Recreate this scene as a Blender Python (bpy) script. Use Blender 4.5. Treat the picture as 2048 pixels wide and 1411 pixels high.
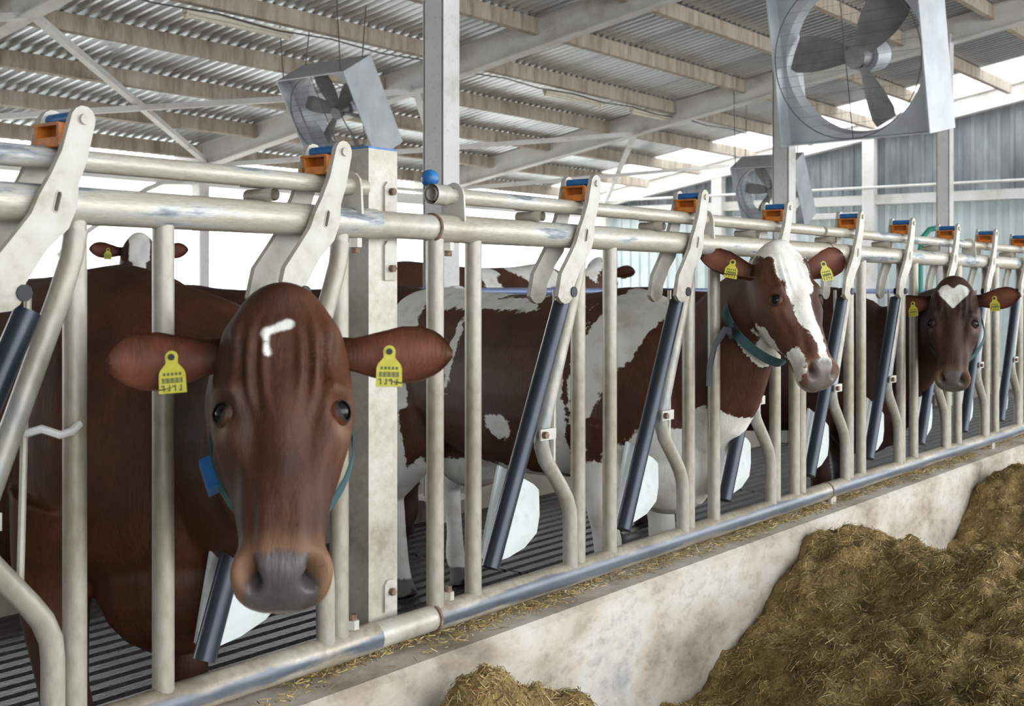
import bpy, math, random
import numpy as np
from mathutils import Vector, Matrix, noise
random.seed(7); np.random.seed(7)
PI = math.pi
scn = bpy.context.scene
for o in list(bpy.data.objects): bpy.data.objects.remove(o)
COL = scn.collection

# ------------------------------------------------------------------ camera, sky, exposure
# x runs along the feed barrier, y points to the cows, z up; stall floor z = 0
cam_d = bpy.data.cameras.new('camera'); cam = bpy.data.objects.new('camera', cam_d); COL.objects.link(cam)
cam.location = (0, -2.12, 1.40)
cam.rotation_euler = (PI/2, 0, -math.atan2(.8, .6))
cam_d.sensor_width = 36; cam_d.lens = 36*2500/2048
cam_d.shift_y = -(705.5-580)/2048
cam_d.clip_start = .05; cam_d.clip_end = 300
cam_d.dof.use_dof = True; cam_d.dof.focus_distance = 3.7; cam_d.dof.aperture_fstop = 7.0
scn.camera = cam
scn.view_settings.view_transform = 'Standard'; scn.view_settings.look = 'None'
scn.view_settings.gamma = 1; scn.view_settings.use_curve_mapping = False
scn.view_settings.exposure = 1.02
w = bpy.data.worlds.new('overcast_sky'); scn.world = w; w.use_nodes = True
bg = w.node_tree.nodes['Background']; bg.inputs[0].default_value = (.93, .97, 1, 1); bg.inputs[1].default_value = 2.6

# ------------------------------------------------------------------ helpers
class MB:
    def __init__(s): s.v = []; s.f = []
    def add(s, vs, fs):
        b = len(s.v); s.v += [tuple(p) for p in vs]; s.f += [tuple(i+b for i in f) for f in fs]; return s
    def box(s, c, d, M=None):
        x, y, z = d[0]/2, d[1]/2, d[2]/2
        vs = [Vector((i*x, j*y, k*z)) for i in (-1, 1) for j in (-1, 1) for k in (-1, 1)]
        if M: vs = [M @ p for p in vs]
        c = Vector(c)
        return s.add([p+c for p in vs], [(0,1,3,2),(4,6,7,5),(0,4,5,1),(2,3,7,6),(0,2,6,4),(1,5,7,3)])
    def bar(s, a, b, wd, ht, up=(0,0,1)):
        a, b = Vector(a), Vector(b); d = (b-a).normalized(); r = d.cross(Vector(up)).normalized(); u = r.cross(d)
        vs = [p + r*i*wd/2 + u*k*ht/2 for p in (a, b) for i, k in ((-1,-1),(1,-1),(1,1),(-1,1))]
        return s.add(vs, [(0,1,2,3)[::-1],(4,5,6,7),(0,1,5,4),(1,2,6,5),(2,3,7,6),(3,0,4,7)])
    def tube(s, pts, r, n=12, cap=True, sq=None):
        pts = [Vector(p) for p in pts]; m = len(pts)
        rs = r if isinstance(r, (list, tuple)) else [r]*m
        t0 = (pts[1]-pts[0]).normalized()
        ref = Vector((0,0,1)) if abs(t0.z) < .9 else Vector((0,1,0))
        u = t0.cross(ref).normalized(); vs = []
        for i, p in enumerate(pts):
            t = (pts[min(i+1, m-1)]-pts[max(i-1, 0)]).normalized()
            u = (u - t*u.dot(t)).normalized(); v = t.cross(u)
            k = rs[i]; kx, ky = (k if isinstance(k, (list, tuple)) else (k, k))
            for j in range(n):
                a = 2*PI*j/n; vs.append(p + u*math.cos(a)*kx + v*math.sin(a)*ky)
        fs = [(i*n+j, i*n+(j+1) % n, (i+1)*n+(j+1) % n, (i+1)*n+j) for i in range(m-1) for j in range(n)]
        if cap: fs += [tuple(range(n))[::-1], tuple(range((m-1)*n, m*n))]
        return s.add(vs, fs)
    def rings(s, rings):
        n = len(rings[0]); m = len(rings); vs = [p for r in rings for p in r]
        fs = [(i*n+j, i*n+(j+1) % n, (i+1)*n+(j+1) % n, (i+1)*n+j) for i in range(m-1) for j in range(n)]
        fs += [tuple(range(n))[::-1], tuple(range((m-1)*n, m*n))]
        return s.add(vs, fs)
    def ball(s, c, r, M=None, nu=16, nv=10):
        rx, ry, rz = r if isinstance(r, (tuple, list)) else (r, r, r); c = Vector(c); rg = []
        for i in range(nv+1):
            th = .02 + (PI-.04)*i/nv
            ring = []
            for j in range(nu):
                a = 2*PI*j/nu; p = Vector((rx*math.sin(th)*math.cos(a), ry*math.sin(th)*math.sin(a), -rz*math.cos(th)))
                ring.append((M @ p if M else p)+c)
            rg.append(ring)
        return s.rings(rg)
    def prism(s, pts, fn, th):
        """outline pts (2D) mapped by fn(p, depth) to 3D, from depth 0 to th"""
        n = len(pts)
        vs = [fn(p, 0) for p in pts]+[fn(p, th) for p in pts]
        fs = [tuple(range(n))[::-1], tuple(range(n, 2*n))]+[(i, (i+1) % n, n+(i+1) % n, n+i) for i in range(n)]
        return s.add(vs, fs)
    def mesh(s, name, smooth=False):
        me = bpy.data.meshes.new(name); me.from_pydata([tuple(p) for p in s.v], [], s.f); me.update()
        if smooth:
            me.polygons.foreach_set('use_smooth', [True]*len(me.polygons))
            try: me.set_sharp_from_angle(angle=math.radians(40))
            except Exception: pass
        return me
    def build(s, name, m, parent=None, smooth=False):
        me = s.mesh(name, smooth); me.materials.append(m); return link(name, me, parent)
def link(name, data, parent=None, loc=None):
    o = bpy.data.objects.new(name, data); COL.objects.link(o)
    if parent: o.parent = parent
    if loc: o.location = loc
    return o
def tag(o, label=None, cat=None, group=None, kind=None):
    if label: o['label'] = label
    if cat: o['category'] = cat
    if group: o['group'] = group
    if kind: o['kind'] = kind
    return o
def empty(name, loc=(0,0,0), rz=0):
    o = bpy.data.objects.new(name, None); COL.objects.link(o); o.location = loc; o.rotation_euler = (0,0,rz); o.empty_display_size = .1; return o
def sm(a, b, x):
    t = np.clip((x-a)/(b-a), 0, 1); return t*t*(3-2*t)

# ------------------------------------------------------------------ materials
def nodes(name):
    m = bpy.data.materials.new(name); m.use_nodes = True; nt = m.node_tree; b = nt.nodes['Principled BSDF']
    return m, nt, b
def N(nt, t, **k):
    n = nt.nodes.new(t)
    for a, v in k.items(): setattr(n, a, v)
    return n
def noise_fac(nt, scale, detail=4, rough=.55, stretch=None, coord='Object'):
    tc = N(nt, 'ShaderNodeTexCoord'); no = N(nt, 'ShaderNodeTexNoise')
    no.inputs['Scale'].default_value = scale; no.inputs['Detail'].default_value = detail; no.inputs['Roughness'].default_value = rough
    if stretch:
        mp = N(nt, 'ShaderNodeMapping'); mp.inputs['Scale'].default_value = stretch
        nt.links.new(tc.outputs[coord], mp.inputs[0]); nt.links.new(mp.outputs[0], no.inputs[0])
    else: nt.links.new(tc.outputs[coord], no.inputs[0])
    return no.outputs['Fac']
def ramp(nt, fac, stops):
    r = N(nt, 'ShaderNodeValToRGB'); cr = r.color_ramp
    while len(cr.elements) < len(stops): cr.elements.new(.5)
    for e, (p, c) in zip(cr.elements, stops): e.position = p; e.color = (*c, 1)
    nt.links.new(fac, r.inputs[0]); return r.outputs[0]
def mix(nt, fac, a, b, mode='MIX'):
    n = N(nt, 'ShaderNodeMix', data_type='RGBA', blend_type=mode)
    for sock, v in ((n.inputs[0], fac), (n.inputs[6], a), (n.inputs[7], b)):
        if isinstance(v, (int, float)): sock.default_value = v
        elif isinstance(v, tuple): sock.default_value = (*v, 1)
        else: nt.links.new(v, sock)
    return n.outputs[2]
def bump(nt, b, fac, strength, dist=.01):
    n = N(nt, 'ShaderNodeBump'); n.inputs['Strength'].default_value = strength; n.inputs['Distance'].default_value = dist
    nt.links.new(fac, n.inputs['Height']); nt.links.new(n.outputs[0], b.inputs['Normal'])
def noisy(name, stops, scale=5, rough=.5, metal=0, detail=5, stretch=None, fine=None, bmp=None, spec=.5):
    m, nt, b = nodes(name)
    c = ramp(nt, noise_fac(nt, scale, detail, .6, stretch), stops)
    if fine:
        sc, stops2, amt = fine
        c = mix(nt, amt, c, ramp(nt, noise_fac(nt, sc, 4, .6, stretch), stops2), 'MULTIPLY')
    nt.links.new(c, b.inputs['Base Color']); b.inputs['Roughness'].default_value = rough; b.inputs['Metallic'].default_value = metal
    b.inputs['Specular IOR Level'].default_value = spec
    if bmp: bump(nt, b, noise_fac(nt, bmp[0], 5, .6), bmp[1], bmp[2])
    return m
def plain(name, c, rough=.5, metal=0):
    return noisy(name, [(.3, tuple(x*.88 for x in c)), (.7, c)], 9, rough, metal)
WB = ((.3, (.62,.62,.62)), (.7, (1,1,1)))
M = {}
M['galv'] = noisy('dirty_galvanised_steel', [(.28, (.27,.23,.165)), (.42, (.44,.405,.335)), (.58, (.53,.50,.44)), (.75, (.48,.50,.50))], 5, .42, .15, 6, None, (45, [(.3, (.75,.72,.66)), (.6, (1,1,1))], .7), (30, .15, .004))
M['galv2'] = noisy('worn_galvanised_bar', [(.3, (.20,.17,.115)), (.43, (.34,.305,.24)), (.56, (.43,.405,.35)), (.66, (.22,.25,.275)), (.74, (.34,.33,.30))], 3.2, .42, .2, 5, (1,1,.45), (60, [(.3, (.72,.70,.64)), (.6, (1,1,1))], .7), (30, .12, .004))
m = noisy('rubbed_head_rail', [(.28, (.30,.255,.18)), (.42, (.48,.44,.36)), (.55, (.57,.54,.47)), (.60, (.52,.53,.53)), (.635, (.20,.225,.275)), (.70, (.44,.44,.43))], 2.2, .4, .2, 6, (.9,6,6), (45, [(.3, (.72,.69,.62)), (.6, (1,1,1))], .8), (30, .15, .004)); M['rail'] = m
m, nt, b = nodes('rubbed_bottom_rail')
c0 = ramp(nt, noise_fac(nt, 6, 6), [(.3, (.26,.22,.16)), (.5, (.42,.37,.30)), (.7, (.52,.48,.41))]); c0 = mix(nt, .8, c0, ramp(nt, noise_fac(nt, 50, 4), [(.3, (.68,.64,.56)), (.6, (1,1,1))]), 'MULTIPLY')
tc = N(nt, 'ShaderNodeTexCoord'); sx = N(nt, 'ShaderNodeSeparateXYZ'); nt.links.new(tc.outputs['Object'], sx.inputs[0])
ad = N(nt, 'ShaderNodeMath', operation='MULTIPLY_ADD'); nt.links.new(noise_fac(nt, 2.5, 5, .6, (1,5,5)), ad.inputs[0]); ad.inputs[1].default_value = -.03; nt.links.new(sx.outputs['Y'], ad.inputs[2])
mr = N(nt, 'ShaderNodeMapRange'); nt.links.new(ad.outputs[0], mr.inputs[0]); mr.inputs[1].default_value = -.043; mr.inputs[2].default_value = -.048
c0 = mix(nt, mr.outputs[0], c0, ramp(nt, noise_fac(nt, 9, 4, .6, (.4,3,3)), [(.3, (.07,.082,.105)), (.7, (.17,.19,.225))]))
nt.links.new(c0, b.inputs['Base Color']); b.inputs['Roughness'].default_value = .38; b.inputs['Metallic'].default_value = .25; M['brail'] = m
M['plate'] = noisy('cast_lock_plate_steel', [(.3, (.33,.29,.22)), (.5, (.50,.475,.42)), (.75, (.58,.58,.55))], 12, .5, .1, 5, None, None, (50, .15, .003))
M['arm'] = noisy('dark_rubbed_steel', [(.3, (.014,.017,.024)), (.55, (.034,.042,.058)), (.8, (.11,.115,.125))], 4, .3, .35, 4, (1,1,.3))
M['paddle'] = noisy('white_plastic', [(.3, (.48,.50,.48)), (.7, (.62,.66,.66))], 7, .45, 0, 4, None, (30, [(.25, (.7,.66,.58)), (.45, (1,1,1))], .5))
M['orange'] = noisy('orange_plastic', [(.3, (.30,.09,.012)), (.65, (.62,.19,.02))], 30, .5)
M['blue'] = noisy('blue_plastic', [(.3, (.015,.10,.30)), (.7, (.03,.20,.52))], 25, .4)
M['black'] = plain('black_rubber', (.02,.021,.024), .55)
M['rust'] = noisy('rusty_bolt', [(.3, (.10,.05,.03)), (.6, (.26,.17,.12)), (.8, (.4,.38,.35))], 60, .7, .3)
M['concrete'] = noisy('curb_concrete', [(.25, (.15,.13,.105)), (.38, (.36,.295,.225)), (.50, (.52,.455,.375)), (.62, (.60,.565,.51)), (.76, (.33,.33,.325))], 2.6, .85, 0, 10, (1,1,1.7), (22, [(.28, (.5,.48,.45)), (.5, (1,1,1))], .5), (40, .35, .01))
M['slat'] = noisy('wet_concrete_slat', [(.3, (.011,.009,.006)), (.6, (.028,.023,.017)), (.8, (.06,.05,.038))], 8, .42, 0, 6, None, None, (45, .8, .012))
M['dark'] = plain('slurry_channel', (.04,.032,.022), .4)
M['alley'] = noisy('feed_alley_concrete', [(.3, (.22,.19,.15)), (.7, (.42,.38,.32))], 2, .85)
M['ground'] = noisy('outdoor_grass', [(.3, (.42,.42,.37)), (.7, (.52,.52,.48))], .6, .9)
M['roof'] = noisy('galvanised_roof_sheet', [(.3, (.42,.43,.44)), (.5, (.58,.60,.62)), (.7, (.70,.72,.74))], 1.2, .27, .82, 5, (1,.12,1), (3, [(.28, (.45,.33,.26)), (.4, (1,1,1))], .45))
M['purlin'] = noisy('dusty_purlin', [(.3, (.30,.24,.18)), (.5, (.46,.39,.32)), (.7, (.56,.50,.43))], 6, .8, 0, 5, (1.6,.3,.3), (40, [(.3, (.7,.66,.6)), (.6, (1,1,1))], .6))
M['paint'] = noisy('white_painted_steel', [(.28, (.50,.47,.43)), (.45, (.68,.66,.64)), (.7, (.76,.75,.75))], 2.5, .6, 0, 6, None, (45, [(.28, (.55,.47,.38)), (.42, (1,1,1))], .5))
M['wall_low'] = noisy('pale_wall_sheet', [(.3, (.48,.55,.56)), (.7, (.64,.71,.72))], 1.5, .55, .1, 5)
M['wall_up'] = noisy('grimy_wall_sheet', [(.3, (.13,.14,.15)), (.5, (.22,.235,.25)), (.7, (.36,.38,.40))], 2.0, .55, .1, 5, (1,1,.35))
M['fan_in'] = noisy('galvanised_fan_sheet', [(.3, (.44,.46,.50)), (.7, (.60,.62,.66))], 4, .45, .2)
M['blade'] = noisy('fan_blade_sheet', [(.3, (.20,.20,.20)), (.7, (.34,.34,.34))], 6, .5, .3)
M['wire'] = plain('dull_wire', (.13,.125,.12), .5, .4)
M['lamp'] = noisy('cream_lamp_housing', [(.3, (.62,.56,.44)), (.7, (.76,.72,.62))], 9, .5)
M['bluepipe'] = plain('blue_grey_pipe', (.20,.25,.42), .4, .2)
M['green'] = plain('green_hose', (.02,.28,.20), .5)
M['tag'] = noisy('yellow_ear_tag', [(.3, (.44,.39,.03)), (.7, (.58,.53,.055))], 60, .45)
M['ink'] = plain('tag_print', (.10,.11,.05), .6)
M['teal'] = plain('teal_collar_webbing', (.045,.11,.12), .7)
M['collar'] = plain('dark_collar_webbing', (.045,.05,.055), .7)
M['hoop'] = plain('hoof', (.05,.04,.035), .6)
m, nt, b = nodes('clear_roof_sheet'); b.inputs['Base Color'].default_value = (.95,.96,.95,1); b.inputs['Roughness'].default_value = .6
tr = N(nt, 'ShaderNodeBsdfTranslucent'); tr.inputs[0].default_value = (.95,.96,.95,1); mx = N(nt, 'ShaderNodeMixShader'); mx.inputs[0].default_value = .85
nt.links.new(b.outputs[0], mx.inputs[1]); nt.links.new(tr.outputs[0], mx.inputs[2]); nt.links.new(mx.outputs[0], nt.nodes['Material Output'].inputs[0]); M['clear'] = m
m, nt, b = nodes('cow_eye'); b.inputs['Base Color'].default_value = (.008,.006,.007,1); b.inputs['Roughness'].default_value = .05; b.inputs['Specular IOR Level'].default_value = .3; M['eye'] = m
def attr_col(name, rough):
    m, nt, b = nodes(name); a = N(nt, 'ShaderNodeAttribute', attribute_name='Col'); nt.links.new(a.outputs['Color'], b.inputs['Base Color']); b.inputs['Roughness'].default_value = rough; return m
M['straw'] = attr_col('chopped_straw', .75)
m = noisy('silage_feed', [(.25, (.085,.050,.014)), (.45, (.29,.185,.062)), (.60, (.47,.325,.125)), (.78, (.64,.48,.22))], 11, .9, 0, 8, None, (140, [(.3, (.4,.38,.3)), (.6, (1,1,1))], .8), (90, 1.0, .02)); M['feed'] = m

# ------------------------------------------------------------------ setting
RS = .175
def roofz(y): return 5.10 - RS*y            # mid height of purlins
MB().box((6, 40, -.12), (160, 160, .1)).build('ground', M['ground']) ['kind'] = 'structure'
MB().box((8, -3.1, -.02), (40, 5.96, .14)).build('floor_feed_alley', M['alley'])['kind'] = 'structure'
fl = MB().box((8, 5.6, -.055), (40, 11.4, .05)).build('floor', M['dark']); fl['kind'] = 'structure'
slat_me = None
for xs in range(6):
    for i in range(28):
        if slat_me is None:
            mb = MB(); mb.prism([(-.036,-.03),(.036,-.03),(.036,.018),(.028,.03),(-.028,.03),(-.036,.018)], lambda p, d: (d, p[0], p[1]-.03), 2.98); slat_me = mb.mesh('slat'); slat_me.materials.append(M['slat'])
        link('slat', slat_me, fl, (-1+xs*3, .14+i*.0975, 0))
for i, (y0, y1) in enumerate(((2.95, 11.2),)):
    MB().box((8, (y0+y1)/2, .05), (28, y1-y0, .16)).build('floor_cubicles', M['alley'])['kind'] = 'structure'
# curb of the manger
cb = MB(); cb.prism([(-.12,-.1),(-.12,.475),(-.105,.49),(.075,.49),(.09,.475),(.09,-.1)], lambda p, d: (-4+d, p[0], p[1]), 24)
cb.build('wall_curb', M['concrete'])['kind'] = 'structure'
# roof
ceil = empty('ceiling', (0,0,0)); ceil['kind'] = 'structure'
def sheet_mesh(mat, y0, y1, x1=1.02, pitch=.125, amp=.046):
    mb = MB(); xs = []; x = 0
    while x < x1-1e-6:
        for fx, fz in ((0,0),(.22,0),(.36,1),(.78,1),(.92,0)): xs.append((x+fx*pitch, fz*amp))
        x += pitch
    vs = []; ny = 4
    for k in range(ny+1):
        y = y0+(y1-y0)*k/ny
        vs += [(px, y, roofz(y)+.085+pz) for px, pz in xs]
    n = len(xs); fs = [(k*n+i, k*n+i+1, (k+1)*n+i+1, (k+1)*n+i) for k in range(ny) for i in range(n-1)]
    mb.add(vs, fs); me = mb.mesh('roof_sheet'); me.materials.append(mat); return me
rs_me = sheet_mesh(M['roof'], -3.2, 11.5); shade_slope_me = sheet_mesh(M['roof'], -7.5, -3.2)
for v in shade_slope_me.vertices: v.co.z += 2*RS*(v.co.y+3.2)
r2 = [link('roof_sheet', shade_slope_me, ceil, (-5.6+i, 0, 0)) for i in range(25)]  # unseen second slope over the alley, added to cut the front light
rs_me = rs_me; cl_me = sheet_mesh(M['clear'], -3.2, 11.5, .72)
for i in range(24): link('roof_sheet', rs_me, ceil, (-5.6+i, 0, (i % 2)*.003))
for i in range(2): tag(link('skylight_sheet', cl_me, ceil, (18.45+i*.7, 0, 0)), 'bright translucent roofing sheet')
RX = (1.0, 5.8, 10.6, 15.4, 20.2)
for k in range(13):
    y = 10.89-1.08*k
    mb = MB(); z = roofz(y)
    c = [(-.03,-.08),(.03,-.08),(.03,-.065),(-.018,-.065),(-.018,.065),(.03,.065),(.03,.08),(-.03,.08)]
    mb.prism(c, lambda p, d: (-5.5+d, y+p[0], z+p[1]-RS*p[0]), 25.6); mb.build('purlin', M['purlin'], ceil)
for x in RX:
    mb = MB()
    for dz, wd, h in ((.075,.15,.016), (-.215,.15,.018), (-.07,.03,.28)):
        mb.bar((x, -3.2, roofz(-3.2)+dz), (x, 11.4, roofz(11.4)+dz), wd, h)
    mb.build('rafter', M['paint'], ceil)
for a, b_ in zip(RX[:-1], RX[1:]):
    for (xa, ya), (xb, yb) in (((a, 7.2), (b_, 10.8)), ((a, 10.8), (b_, 7.2))):
        off = -.14 if ya < yb else -.2
        MB().bar((xa, ya, roofz(ya)+off), (xb, yb, roofz(yb)+off), .07, .06).build('wind_brace', M['paint'], ceil)
MB().box((7.5, 11.15, 2.86), (27, .12, .16)).build('eave_beam', M['paint'], ceil)
tag(MB().tube([(8.5,10.9,1.8), (8.9,10.9,2.1), (9.75,10.9,2.66), (10.0,10.9,2.76), (10.5,10.9,2.8)], .032, 10).build('down_pipe', M['paint'], None, True), 'white bent pipe running up to the eave on the open far side', 'pipe')
MB().tube([(-5, 10.95, 2.98), (20, 10.95, 2.98)], .03, 8).build('gutter_pipe', M['paint'], ceil, True)
# end wall: two rows of ribbed sheets, posts and girts
wl = empty('wall_right', (20.35, 0, 0)); wl['kind'] = 'structure'
def wall_sheet(name, y0, z0, z1f, mat, pitch=.2):
    mb = MB(); ys = []; y = 0
    while y < 1.0-1e-6:
        for fy, fx in ((0,0),(.55,0),(.65,-1),(.9,-1)): ys.append((y0+y+fy*pitch, fx*.03))
        y += pitch
    ys.append((y0+1.0, 0)); n = len(ys)
    vs = [(px, py, z0) for py, px in ys]+[(px, py, z1f(py)) for py, px in ys]
    mb.add(vs, [(i, i+1, n+i+1, n+i) for i in range(n-1)]); return mb.build(name, mat, wl)
for i in range(15):
    y0 = -4.2+i
    wall_sheet('lower_wall_sheet', y0, 0, lambda y: 2.86, M['wall_low']); wall_sheet('upper_wall_sheet', y0, 2.86, lambda y: roofz(y)+.07, M['wall_up'])
for y in (-2.8, 0, 2.8, 5.6, 8.4, 10.85):
    MB().box((-.14, y, roofz(y)/2-.1), (.16, .2, roofz(y)-.2)).build('wall_post', M['paint'], wl)
MB().box((-.1, 3.4, 2.9), (.1, 15, .16)).build('girt', M['paint'], wl)
MB().box((-.08, 7.0, 2.66), (.06, 2.6, .1)).build('girt', M['paint'], wl)
MB().tube([(-.22, -4, 3.1), (-.22, 11, 3.1)], .022, 8).build('conduit', M['paint'], wl, True)

wb_ = empty('wall_light_block', (-5.3, 0, 0)); wb_['kind'] = 'structure'  # unseen gable behind the camera, added to block light from that end
for i in range(19):
    y0 = -7.4+i
    for nm, z0, z1f, mt in (('lower_wall_sheet', 0, lambda y: 2.86, M['wall_low']), ('upper_wall_sheet', 2.86, lambda y: 5.72-RS*abs(y+3.2), M['wall_up'])):
        o = wall_sheet(nm, y0, z0, z1f, mt); o.parent = wb_
# building posts: H-section
def hpost(x, y, ztop, label, group):
    r = tag(empty('steel_post', (x, y, 0)), label, 'post', group)
    mb = MB()
    mb.box((0, -.075, ztop/2), (.15, .014, ztop)); mb.box((0, .075, ztop/2), (.15, .014, ztop)); mb.box((0, 0, ztop/2), (.012, .14, ztop))
    mb.box((-.071, 0, ztop/2), (.008, .15, ztop))
    mb.build('column', M['paint'], r); MB().box((0, 0, .14), (.26, .26, .02)).build('base_plate', M['paint'], r)
    return r
for i, x in enumerate((5.84, 10.75, 15.35)):
    hpost(x, 2.8, roofz(2.8)-.1, ('white steel post rising behind the rump of the spotted cow', 'white steel post standing beside the big box fan', 'slim white steel post near the corrugated end wall, behind the big fan')[i], 'inner row of barn posts')
for i, x in enumerate((5.8, 10.6, 15.4)):
    hpost(x, 10.9, roofz(10.9)-.1, ('white post of the open far side, first along the eave', 'white post of the open far side under the crossing wind braces', 'white post of the open far side next before the end wall')[i], 'posts of the open far side')

# ------------------------------------------------------------------ feed barrier
ZH, ZB, ZL = 1.563, .547, 1.65
def rr(cx, cz, r, a0, a1, n=7): return [(cx+r*math.cos(math.radians(a0+(a1-a0)*i/(n-1))), cz+r*math.sin(math.radians(a0+(a1-a0)*i/(n-1)))) for i in range(n)]
plate_pts = rr(.056, 1.722, .026, 160, -20)+[(.062,1.64), (.046,1.60), (.042,1.555), (.024,1.515), (-.02,1.475), (-.045,1.44)]+rr(-.108, 1.405, .045, 10, -150)+[(-.128,1.45), (-.085,1.50), (-.052,1.54), (-.036,1.575), (-.012,1.615), (.01,1.66)]
pad_pts = [(-.40,.905), (-.345,.88), (-.25,.835), (-.225,.815), (-.222,.74), (-.235,.69), (-.29,.655), (-.36,.638), (-.455,.632), (-.475,.66)]
HOLE = rr(.004,1.578,.006,0,180,5)+rr(-.003,1.55,.006,180,360,5)
def plate_mesh(th=.014):
    n = len(plate_pts); A_ = plate_pts+HOLE; K = len(A_); mb = MB(); h = lambda i: n+i % 10
    top = [23,24,25]+list(range(0,10))+[h(i) for i in range(5)]; bot = list(range(9,24))+[h(i) for i in (4,5,6,7,8,9,0)]
    fs = [tuple(top), tuple(bot), tuple(K+i for i in top[::-1]), tuple(K+i for i in bot[::-1])]
    fs += [(i, K+i, K+(i+1) % n, (i+1) % n) for i in range(n)]+[(h(i), h(i+1), K+h(i+1), K+h(i)) for i in range(10)]
    return mb.add([(p[0], 0, p[1]) for p in A_]+[(p[0], th, p[1]) for p in A_], fs)
ME = {}
def part(key, mk, name, mat, parent, loc):
    """parts that repeat share one mesh"""
    if key not in ME:
        ME[key] = mk().mesh(name, True); ME[key].materials.append(mat)
    return link(name, ME[key], parent, loc)
def station(p, P, i, ps=-.09, arm=0):
    L = (P, 0, 0); Lp = (P+ps, 0, 0)
    part('bar', lambda: MB().tube([(0,0,ZB), (0,0,ZH)], .023, 14), 'bar', M['galv2'], p, (P-.555,0,0))
    part('bar', None, 'bar', M['galv2'], p, (P-.045,0,0))
    def bent():
        k = [(-.046,1.515), (-.056,1.46), (-.083,1.385), (-.235,1.01), (-.246,.975), (-.244,.945), (-.225,.905), (-.145,.815), (-.118,.78), (-.100,.74), (-.096,.70), (-.096,.547)]
        return MB().tube([(x, -.006, z) for x, z in k], .0225, 14)
    part('bent', bent, 'bent_bar', M['galv2'], p, L)
    part('rod', lambda: MB().tube([(-.125,.03,1.40), (-.148,.02,.84)], .007, 8), 'guide_rod', M['galv'], p, L)
    V0 = (-.28, 0, .985); sh = lambda mb: setattr(mb, 'v', [tuple(Vector(q)-Vector(V0)) for q in mb.v]) or mb
    a = part('arm', lambda: sh(MB().tube([(-.152,-.012,1.36), (-.495,-.012,.637)], .0255, 14)), 'swing_arm', M['arm'], p, (P-.28, 0, .985)); a.rotation_euler = (0, arm, 0)
    part('pad', lambda: sh(MB().prism(pad_pts, lambda q, d: (q[0], .03+d-.25*(q[0]+.4)*.3, q[1]), .008)), 'paddle', M['paddle'], a, (0,0,0))
    def clamp():
        mb = MB(); d = Vector((.377,0,.793)).normalized(); Mx = Matrix(((d.z,0,d.x),(0,1,0),(-d.x,0,d.z)))
        mb.box((-.262,-.04,.985), (.075,.006,.032)); mb.box((-.225,-.02,.985), (.006,.045,.032)); return sh(mb)
    part('clamp', clamp, 'clamp', M['plate'], a, (0,0,0))
    part('bolt', lambda: sh(MB().tube([(-.285,-.043,.985), (-.285,-.056,.985)], .011, 6)), 'bolt', M['rust'], a, (0,0,0))
    for y, nm in ((-.060, 'lock_plate'), (.039, 'lock_plate')):
        q = part('plate', plate_mesh, nm, M['plate'], p, (P+ps, y, 0))
        if y < 0:
            part('slot', lambda: MB().tube([(p_[0], 0, p_[1]) for p_ in HOLE+HOLE[:1]], .0018, 6, False), 'slot_rim', M['plate'], q, (0,0,0))
            part('pin', lambda: MB().tube([(.056,.0,1.722), (.056,-.006,1.722)], .010, 10), 'pin', M['plate'], q, (0,0,0))
            part('stop', lambda: MB().tube([(-.068,-.004,1.395), (-.068,.05,1.395)], .016, 10), 'rubber_stop', M['black'], q, (0,0,0))
    q = part('latch', latch_mesh, 'latch', M['orange'], p, Lp)
    part('lpin', lambda: MB().tube([(.05,-.046,1.726), (.05,.042,1.726)], .012, 10), 'latch_roller', M['blue'], q, (0,0,0))
    q = part('stub', lambda: MB().tube([(-.285,-.04,1.612), (-.285,.05,1.612)], .0145, 12, False).tube([(-.285,.05,1.612), (-.285,-.04,1.612)], .010, 12, False), 'stub_tube', M['galv'], p, L)
    part('hang', lambda: MB().box((-.27,.02,1.632), (.10,.03,.005)), 'hanger', M['galv'], q, (0,0,0))
def latch_mesh():
    mb = MB(); x0, x1, z0, z1, y0, y1 = .012, .052, 1.672, 1.712, -.046, .034
    mb.box(((x0+x1)/2, 0, z0+.006), (x1-x0, y1-y0, .018)); mb.box(((x0+x1)/2, 0, z1), (x1-x0, y1-y0, .006))
    mb.box(((x0+x1)/2, y0+.004, (z0+z1)/2), (x1-x0, .008, z1-z0)); mb.box(((x0+x1)/2, y1-.004, (z0+z1)/2), (x1-x0, .008, z1-z0)); mb.box((x1-.006, 0, (z0+z1)/2), (.008, y1-y0, z1-z0))
    return mb
def barrier(x0, x1, l0, l1, stations, label, extra_bars=()):
    p = tag(empty('feed_barrier', ((x0+x1)/2, 0, .49)), label, 'feed barrier', 'headlock feed barrier panels along the curb')
    inv = Matrix.Translation((-(x0+x1)/2, 0, -.49))
    g = empty('tmp')
    MB().tube([(x0,0,ZH), (x1,0,ZH)], .037, 20).build('head_rail', M['rail'], g, True)
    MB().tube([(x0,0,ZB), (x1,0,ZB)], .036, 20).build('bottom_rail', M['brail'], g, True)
    MB().tube([(l0,0,ZL), (l1,0,ZL)], .0215, 16).build('lock_rail', M['rail'], g, True)
    for x in extra_bars: part('bar', None, 'bar', M['galv2'], g, (x,0,0))
    for i, P in enumerate(stations): station(g, *((P, i) if not isinstance(P, tuple) else (P[0], i, P[1], P[2])))
    for ch in list(g.children):
        ch.parent = p; ch.location = ch.location - Vector(((x0+x1)/2, 0, .49))
    bpy.data.objects.remove(g); return p
def bracket(p, x):
    o = MB().prism(rr(0, ZL, .036, 180, 0)+[(.04,ZH+.02),(-.04,ZH+.02)], lambda t, d: (x+d, t[0], t[1]), .007).build('rail_bracket', M['plate'], p)
    o.location = -p.location
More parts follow.
